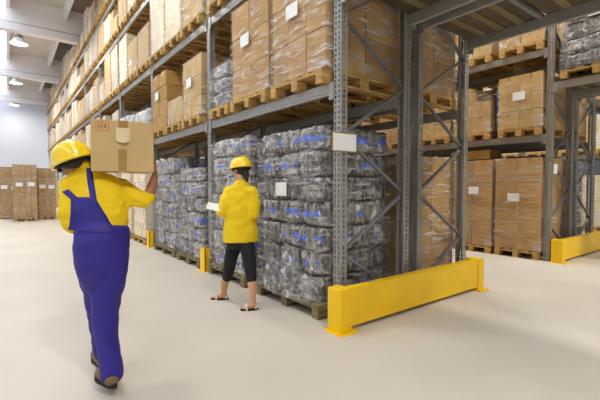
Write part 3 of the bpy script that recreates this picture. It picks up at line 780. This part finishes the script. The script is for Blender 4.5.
def headframe(c, up, fw):
    up = Vector(up).normalized(); fw = Vector(fw); fw = (fw - up * fw.dot(up)).normalized(); rt = fw.cross(up)
    m = Matrix((rt, fw, up)).transposed(); return Vector(c), m
def head_pieces(bm, hf, s=1.0):
    c, m = hf; T = lambda x, y, z: c + m @ Vector((x, y, z)) * s; q = m.to_quaternion()
    ell(bm, T(0, -.01, .03), (.074 * s, .092 * s, .088 * s), q); ell(bm, T(0, .022, -.045), (.056 * s, .066 * s, .068 * s), q)
    cone(bm, T(0, .082, .012), T(0, .104, -.022), .009 * s, .014 * s); ell(bm, T(0, .06, -.095), (.026 * s, .024 * s, .018 * s), q)
    for sd in (-1, 1):
        ell(bm, T(sd * .077, -.008, -.006), (.009 * s, .018 * s, .031 * s), q); ell(bm, T(sd * .036, .062, -.02), (.02 * s, .016 * s, .018 * s), q)
def face_children(root, hf, s=1.0):
    c, m = hf; T = lambda x, y, z: c + m @ Vector((x, y, z)) * s; q = m.to_quaternion()
    for sd in (-1, 1):
        bm = bmesh.new(); ell(bm, T(sd * .031, .073, .012), (.013 * s, .011 * s, .009 * s), q, 12); obj('eye', mesh('eye', bm, M['eye'], True), root)
        bm = bmesh.new(); cone(bm, T(sd * .018, .088, .036), T(sd * .046, .08, .036), .004 * s, .003 * s, 8); obj('eyebrow', mesh('eyebrow', bm, M['hair'], True), root)
    bm = bmesh.new(); ell(bm, T(0, .083, -.052), (.024 * s, .008 * s, .007 * s), q, 12); obj('mouth', mesh('mouth', bm, M['lip'], True), root)
def helmet(root, hf, s=1.0):
    c, m = hf; bm = bmesh.new(); n = 32; T = lambda x, y, z: c + m @ Vector((x, y, z)) * s
    rings = []
    for k in range(10):
        t = PI / 2 * k / 9; z = .03 + .118 * math.sin(t); rr_ = math.cos(t) ** .8 if k < 9 else 0
        if k == 9: rings.append([bm.verts.new(T(0, -.01, z))]); continue
        rings.append([bm.verts.new(T(.108 * rr_ * math.cos(a), -.01 + .132 * rr_ * math.sin(a), z + (.006 if abs(math.cos(a)) < .16 and k > 1 else 0))) for a in [2 * PI * i / n for i in range(n)]])
    brim = [bm.verts.new(T(.118 * math.cos(a), -.01 + (.142 + (.045 * max(0, math.sin(a)) ** 2)) * math.sin(a), .022)) for a in [2 * PI * i / n for i in range(n)]]
    brim2 = [bm.verts.new(T(.104 * math.cos(a), -.01 + .128 * math.sin(a), .018)) for a in [2 * PI * i / n for i in range(n)]]
    seq = [brim2, brim] + rings
    for A, B in zip(seq, seq[1:]):
        for k in range(n):
            q2 = []
            for v in (A[k], A[(k + 1) % n], B[(k + 1) % len(B)], B[k % len(B)]):
                if v not in q2: q2.append(v)
            if len(q2) > 2: bm.faces.new(q2)
    h = obj('safety_helmet', mesh('safety_helmet', bm, M['helmet'], True), root)
    bm = bmesh.new()   # headband that shows below the shell at the back
    A = [[bm.verts.new(T(r * .094 * math.cos(a), -.012 + r * .116 * math.sin(a), z)) for a in [2 * PI * i / n for i in range(n)]] for r, z in ((1, .022), (1, -.002), (.95, -.002), (.95, .022))]
    for a_, b_ in zip(A, A[1:] + A[:1]):
        for k in range(n): bm.faces.new((a_[k], a_[(k + 1) % n], b_[(k + 1) % n], b_[k]))
    obj('headband', mesh('headband', bm, M['black'], True), h)
def hand_pieces(bm, wrist, dirv, palm_n, s=1.0, curl=.3, thumb=1):
    """palm with five unequal bent fingers; dirv towards the fingertips, palm_n the way the palm faces"""
    d = Vector(dirv).normalized(); pn = Vector(palm_n); pn = (pn - d * pn.dot(d)).normalized(); sd = d.cross(pn) * thumb
    w = Vector(wrist); 
    for k in (-1, -.35, .35, 1): cone(bm, w + sd * .012 * k * s, w + d * .085 * s + sd * .030 * k * s, .014 * s, .012 * s, 10)
    for k, L in ((1, .068), (.35, .077), (-.35, .072), (-1, .056)):
        p = w + d * .088 * s + sd * .030 * k * s; dd = d.copy(); r = .0088 * s
        for i, fr in enumerate((.45, .32, .23)):
            a = curl * (i + .4); q = (d * math.cos(a) + pn * math.sin(a)).normalized(); p2 = p + q * L * fr * s
            cone(bm, p, p2, r, r * .92, 10); p = p2; r *= .92
    t0 = w + d * .025 * s + sd * .025 * s; t1 = t0 + (d * .6 + sd * .8 + pn * .3).normalized() * .042 * s; t2 = t1 + (d * .9 + sd * .25 + pn * .4).normalized() * .032 * s; t3 = t2 + (d + pn * .4).normalized() * .024 * s
    chain(bm, [(t0, .013 * s), (t1, .0115 * s), (t2, .0095 * s), (t3, .008 * s)])

def lace_boot(name, heel, toe, root, ankle, m_up, lowcut=False):
    heel = Vector(heel); toe = Vector(toe); d = (toe - heel); L = d.length; d.normalize(); s_ = d.cross(Vector((0, 0, 1))).normalized(); up = s_.cross(d)
    bm = bmesh.new()
    cone(bm, heel + d * .045 + up * .05, heel + d * (L - .055) + up * .045, .043, .040); cone(bm, heel + d * .05 + up * .05, ankle, .046, .052)
    cone(bm, heel + d * .1 + up * .07, ankle, .04, .045)
    b = obj(name, fuse(name, bm, m_up, .008, 4), root)
    bm = bmesh.new(); n = 20; lo_ = []; hi_ = []
    for k in range(n):
        a = 2 * PI * k / n; wv = .045 if math.cos(a) > 0 else .038
        p = heel + d * (L / 2 + L / 2 * math.cos(a)) + s_ * wv * math.sin(a); lo_.append(bm.verts.new(p)); hi_.append(bm.verts.new(p + up * .026))
    for k in range(n): bm.faces.new((lo_[k], lo_[(k + 1) % n], hi_[(k + 1) % n], hi_[k]))
    bm.faces.new(lo_[::-1]); bm.faces.new(hi_); obj('sole', mesh('sole', bm, M['sole']), b)
    return b

# --- the man with the carton
man = thing('person', 'person in yellow shirt, blue dungarees and yellow helmet, walking away with a carton on shoulder', 'person', (0, 0, 0))
SD = Vector((1, -.05, 0)).normalized()
hipc = P(102, 246, 2.74); 
hF = headframe(P(71.5, 161, 2.86), (-.34, .16, 1), (-.3, 1, -.1))
shLj = P(71, 192, 2.84); shRj = P(122, 190, 2.84)
elbL = P(72, 222, 2.80); wrL = P(86, 214, 3.02)
elbR = P(145, 201, 2.74); wrR = P(154.5, 178, 2.78)
hipL = P(91, 250, 2.76); hipR = P(114, 250, 2.72)
knR = P(108, 306, 2.74); anR = P(112, 366, 2.66)
knL = P(98, 303, 2.92); anL = P(103, 349, 3.06)
bm = bmesh.new(); head_pieces(bm, hF, .98)
neck = P(88, 180, 2.84)
chain(bm, [(P(74, 166, 2.85), .052), (neck, .055)])
loft(bm, [(hipc, .13, .09), (P(103, 225, 2.77), .12, .085), (P(99, 200, 2.81), .15, .09), (P(95, 188, 2.83), .13, .07), (neck, .05, .05)], SD)
chain(bm, [(neck, .045), (shLj, .05), (elbL, .037), (wrL, .025)]); chain(bm, [(neck, .045), (shRj, .052), (elbR, .038), (P(151, 190, 2.76), .036), (wrR, .026)])
hand_pieces(bm, wrR, Vector((.03, .10, 1)), Vector((-1, .0, .1)), .95, .22, 1)
hand_pieces(bm, wrL, Vector((.1, 1, .2)), Vector((1, 0, 0)), .95, .5, 1)
chain(bm, [(hipL, .075), (knL, .05), (anL, .036)]); chain(bm, [(hipR, .075), (knR, .05), (anR, .036)])
body = fuse('body', bm, M['skin_dark'], .0055, 3); obj('body', body, man)
face_children(man, hF, .98); helmet(man, (hF[0] + hF[1] @ Vector((0, -.006, -.034)), hF[1]), 1.07)
bm = bmesh.new(); c, m_ = hF
ell(bm, c + m_ @ Vector((0, -.022, .016)), (.081, .09, .08), m_.to_quaternion()); ell(bm, c + m_ @ Vector((.012, -.044, -.03)), (.055, .05, .035), m_.to_quaternion()); obj('hair', fuse('hair', bm, M['hair'], .007, 3), man)
bm = bmesh.new()
loft(bm, [(P(103, 246, 2.75), .155, .105), (P(103, 225, 2.77), .158, .108), (P(101, 205, 2.80), .178, .115), (P(98, 194, 2.82), .185, .112), (P(95, 184, 2.83), .135, .088), (P(90, 176, 2.84), .085, .072), (P(87, 169, 2.84), .056, .058)], SD)
chain(bm, [(P(92, 184, 2.83), .062), (shLj, .071), (P(70, 207, 2.80), .068), (elbL, .066), (P(76, 226, 2.86), .054), (wrL, .042)])
chain(bm, [(P(100, 187, 2.83), .06), (shRj, .074), (P(134, 197, 2.78), .070), (P(143, 200, 2.745), .060), (P(147.5, 197, 2.75), .050)])
chain(bm, [(P(95, 184, 2.83), .07), (P(85, 168, 2.84), .058)]); chain(bm, [(P(70, 186, 2.83), .06), (P(84, 172, 2.84), .055)])
shirt = fuse('shirt', bm, M['shirt'], .0085, 5, .011, 9, (1, 1, 1.3)); obj('shirt', shirt, man)
bm = bmesh.new(); chain(bm, [(P(78, 167, 2.82), .022), (P(86, 164, 2.79), .028), (P(94, 168, 2.82), .024)]); obj('collar', fuse('collar', bm, M['shirt'], .007, 3), man)
bm = bmesh.new()
loft(bm, [(P(102, 290, 2.78), .10, .09), (P(102, 274, 2.76), .140, .118), (P(102, 258, 2.74), .166, .128), (P(102, 246, 2.74), .172, .127), (P(103, 234, 2.75), .166, .12), (P(103, 226, 2.76), .162, .116)], SD)
chain(bm, [(P(93, 256, 2.77), .100), (P(96, 280, 2.84), .098), (P(98, 292, 2.88), .09), (knL, .084), (P(101, 330, 3.0), .07), (P(103, 352, 3.06), .064)])
chain(bm, [(P(112, 256, 2.72), .104), (P(109, 282, 2.73), .102), (P(107, 294, 2.735), .094), (P(105, 308, 2.74), .086), (P(107, 340, 2.70), .070), (P(111.5, 368, 2.66), .074), (P(112, 373, 2.655), .076)])
trous = fuse('trousers', bm, M['blue_cloth'], .0095, 26, .007, 5, (1, 1, 1.5)); 
tr = obj('dungarees', trous, man)
tree = bvh(shirt, trous)
rows = []
for k in range(13):      # back of the bib
    t = k / 12; py = 238 - 39 * t; l = 79 + (82 - 79) * t ** .6; r_ = 130 - (130 - 108) * t
    rows.append([(P(l + (r_ - l) * j / 8, py, 2.3), Vector((0, 1, 0))) for j in range(9)])
obj('bib', strip('bib', M['blue_cloth'], rows, tree, .007), tr)
for (pa, pb) in (((86, 203), (69, 187)), ((103, 203), (101, 178))):     # straps over the shoulders
    rows = []; T_ = lambda o, d: tree.ray_cast(o, Vector(d))[0]
    for k in range(9):
        q = k / 8; o = P(pa[0] + (pb[0] - pa[0]) * q, pa[1] + (pb[1] - pa[1]) * q, 2.4); rows.append([(o + Vector((e * .017, 0, e * (.008 if pa[0] < 90 else 0))), (0, 1, 0)) for e in (-1, 0, 1)])
    last = T_(rows[-1][1][0], (0, 1, 0)) or P(pb[0], pb[1], 2.78)
    for k in range(5):
        o = Vector((last.x, last.y + .03 + .03 * k, 2.0)); rows.append([(o + Vector((e * .017, 0, 0)), (0, 0, -1)) for e in (-1, 0, 1)])
    rows = [r for r in rows if all(T_(o, d) for o, d in r)]
    obj('strap', strip('strap', M['blue_cloth'], rows, tree, .006), tr)
lace_boot('boot', P(116, 389, 2.58), (.435, 2.79, .075), man, P(112, 370, 2.66), M['boot'])
lace_boot('boot', (.53, 3.02, .004), (.50, 3.29, 0.004), man, P(103, 350, 3.06), M['boot'])

# --- the carton he carries
ca = P(91, 171, 2.70); cb = P(154, 172, 2.64); ch = P(91, 118.5, 2.70).z - ca.z
cw = (cb - ca).length; ang = math.atan2((cb - ca).y, (cb - ca).x)
cbx = thing('carton', 'plain tan carton with torn tape carried on the shoulder of the person in dungarees', 'carton', (ca.x, ca.y, ca.z), ang)
bm = bmesh.new(); box(bm, 0, cw, 0, .40, 0, ch, bev=.004); obj('box_body', mesh('box_body', bm, mat('carried_carton', srgb(204, 172, 118), .7, var=.06, nscale=4)), cbx)
bm = bmesh.new(); tx = cw * .42
box(bm, tx, tx + .05, -.0012, .0, 0.0, ch * .44); box(bm, tx + .004, tx + .06, -.0012, 0, ch * .86, ch); box(bm, tx, tx + .05, 0, .4, ch, ch + .0012); box(bm, tx, tx + .05, 0, .4, -.0012, 0)
tp = obj('parcel_tape', mesh('parcel_tape', bm, M['tape']), cbx)
bm = bmesh.new(); g = []
for i in range(7):
    row = []
    for j in range(7):
        u, v = i / 6, j / 6; row.append(bm.verts.new((tx - .012 + u * .085, -.003 - .02 * (1 - v) ** 2 * math.sin(PI * u), ch * (.56 + .30 * v) + .015 * (2 * u - 1) ** 2 * (1 - v))))
    g.append(row)
for i in range(6):
    for j in range(6): bm.faces.new((g[i][j], g[i + 1][j], g[i + 1][j + 1], g[i][j + 1]))
obj('torn_flap', mesh('torn_flap', bm, mat('torn_flap', srgb(222, 200, 158), .6), True), cbx)
bm = bmesh.new()     # faded red stamp: a frame with upright strokes
for (a, b_, c_, d_) in ((.03, .105, .955, .965), (.03, .105, .78, .79), (.03, .034, .79, .955), (.101, .105, .79, .955), (.045, .052, .81, .93), (.062, .068, .82, .94), (.078, .09, .84, .92), (.045, .09, .86, .872)):
    box(bm, a, b_, -.0008, 0, c_ * ch, d_ * ch)
obj('red_stamp', mesh('red_stamp', bm, mat('red_ink', srgb(190, 105, 75), .7)), cbx)

# --- the woman
wom = thing('person', 'person in a yellow smock, black leggings and yellow helmet, reading a sheet by the rack', 'person', (0, 0, 0))
vw = Vector((math.sin(math.radians(28)), math.cos(math.radians(28)), 0))
SDw = Vector((math.cos(math.radians(20)), -math.sin(math.radians(20)), 0)); fww = Vector((math.sin(math.radians(-8)), math.cos(math.radians(-8)), 0))
hF = headframe(W(240.5, 170, 4.30), (-.02, .12, 1), fww + Vector((-.15, 0, -.35)))
neck = W(240, 184, 4.27); sl = W(229, 191, 4.27); sr = W(252, 191, 4.2)
hl = W(233, 242, 4.3); hr = W(247, 243, 4.22); kl = W(228, 274, 4.38); kr = W(251, 276, 4.15); al = W(223.5, 294, 4.5); ar = W(252.5, 303, 4.12)
el = W(224, 213, 4.2); wl = W(217.5, 208.5, 4.32); er = W(255, 214, 4.2); wr = W(242, 211, 4.45)
bm = bmesh.new(); head_pieces(bm, hF, .96)
chain(bm, [(W(240, 176, 4.29), .045), (neck, .047)])
loft(bm, [(W(240, 243, 4.26), .12, .08), (W(240, 225, 4.26), .11, .08), (W(240, 205, 4.26), .13, .09), (W(240, 194, 4.26), .11, .06), (neck, .04, .04)], SDw)
chain(bm, [(neck, .03), (sl, .038), (el, .034), (wl, .024)]); chain(bm, [(neck, .03), (sr, .038), (er, .034), (wr, .024)])
hand_pieces(bm, wl, W(210, 207, 4.34) - wl, (0, 0, 1), .9, .25, -1)
hand_pieces(bm, wr, W(230, 208, 4.5) - wr, (0, 0, 1), .9, .4, 1)
chain(bm, [(hl, .066), (kl, .046), (W(224.5, 283, 4.43), .047), (al, .030)]); chain(bm, [(hr, .066), (kr, .046), (W(252.5, 287, 4.14), .047), (ar, .030)])
toes = []
for (a, hd) in ((al, W(214.5, 300.5, 4.50)), (ar, W(244.5, 310.5, 4.10))):
    hd = Vector((hd.x, hd.y, .028)); heel = Vector((a.x, a.y, .035)); back = heel + (heel - hd).normalized() * .03
    chain(bm, [(a, .030), (back, .028)]); cone(bm, Vector((a.x, a.y, .06)), hd, .032, .022); cone(bm, back, hd, .028, .022)
    dv = (hd - back).normalized(); sv = dv.cross(Vector((0, 0, 1)))
    for i in range(5): cone(bm, hd + sv * (.026 - .013 * i), hd + sv * (.03 - .015 * i) + dv * (.035 - .005 * i), .0105 - .001 * i, .009 - .001 * i, 8)
    toes.append((back - dv * .03, hd + dv * .045))
obj('body', fuse('body', bm, M['skin'], .006, 3), wom)
face_children(wom, hF, .96); helmet(wom, hF, 1.0)
bm = bmesh.new(); c, m_ = hF
ell(bm, c + m_ @ Vector((0, -.02, .012)), (.082, .09, .08), m_.to_quaternion()); chain(bm, [(c + m_ @ Vector((0, -.06, -.01)), .045), (c + m_ @ Vector((0, -.085, -.07)), .034), (c + m_ @ Vector((.005, -.08, -.13)), .018)])
obj('hair', fuse('hair', bm, M['hair'], .007, 3), wom)
bm = bmesh.new()
loft(bm, [(W(240.5, 242, 4.26), .198, .135), (W(240.5, 232, 4.26), .196, .135), (W(241, 212, 4.26), .168, .12), (W(241, 198, 4.26), .17, .11), (W(240.5, 189, 4.26), .15, .09), (W(240.5, 185, 4.26), .10, .075), (W(240, 180, 4.27), .060, .060)], SDw)
chain(bm, [(W(238, 190, 4.26), .05), (sl, .062), (W(225, 202, 4.2), .062), (el, .064), (W(220, 212, 4.26), .05), (wl, .034)])
chain(bm, [(W(242, 190, 4.26), .05), (sr, .062), (W(255, 202, 4.2), .060), (er, .056), (W(248, 213, 4.34), .046), (wr, .034)])
obj('smock', fuse('smock', bm, M['shirt'], .0085, 12, .012, 6, (1, 1, 1.2)), wom)
bm = bmesh.new()
loft(bm, [(W(240, 248, 4.26), .15, .115), (W(240, 238, 4.26), .15, .11), (W(240, 228, 4.26), .12, .09)], SDw)
chain(bm, [(W(234, 244, 4.29), .085), (W(231, 258, 4.33), .076), (kl, .06), (W(227, 277, 4.39), .056)]); chain(bm, [(W(247, 244, 4.23), .085), (W(249, 258, 4.19), .078), (kr, .061), (W(251.5, 279, 4.15), .057)])
obj('leggings', fuse('leggings', bm, M['black'], .0085, 4, .004, 12), wom)
for (bk, tp_) in toes:
    d = (tp_ - bk); L = d.length; d.normalize(); sv = d.cross(Vector((0, 0, 1)))
    bm = bmesh.new(); n = 20; A = []; B = []
    for k in range(n):
        a = 2 * PI * k / n; p = bk + d * (L / 2 + L / 2 * math.cos(a)) + sv * .040 * math.sin(a); A.append(bm.verts.new((p.x, p.y, 0.001))); B.append(bm.verts.new((p.x, p.y, .018)))
    for k in range(n): bm.faces.new((A[k], A[(k + 1) % n], B[(k + 1) % n], B[k]))
    bm.faces.new(A[::-1]); bm.faces.new(B); s = obj('sandal', mesh('sandal', bm, M['sole']), wom)
    bm = bmesh.new(); mid = bk + d * L * .66; chain(bm, [(Vector((mid.x, mid.y, .012)) + sv * .04, .009), (Vector((mid.x, mid.y, .062)) + sv * .018, .012), (Vector((mid.x, mid.y, .062)) - sv * .018, .012), (Vector((mid.x, mid.y, .012)) - sv * .04, .009)])
    hl_ = bk + d * .03; chain(bm, [(Vector((hl_.x, hl_.y, .02)) + sv * .03, .008), (Vector((bk.x, bk.y, .05)), .012), (Vector((hl_.x, hl_.y, .02)) - sv * .03, .008)])
    obj('sandal_strap', mesh('sandal_strap', bm, M['sandal'], True), s)
# the sheet of paper she holds
pc = W(216.5, 207.5, 4.20); bm = bmesh.new(); box(bm, -.105, .09, -.07, .078, -.0015, .0015)
pp = thing('sheet_of_paper', 'white sheet of paper held in the hand of the person in black leggings', 'paper', pc, 0, None, mesh('sheet_of_paper', bm, M['paper']))
pp.rotation_euler = (math.radians(28), math.radians(14), math.radians(-28))
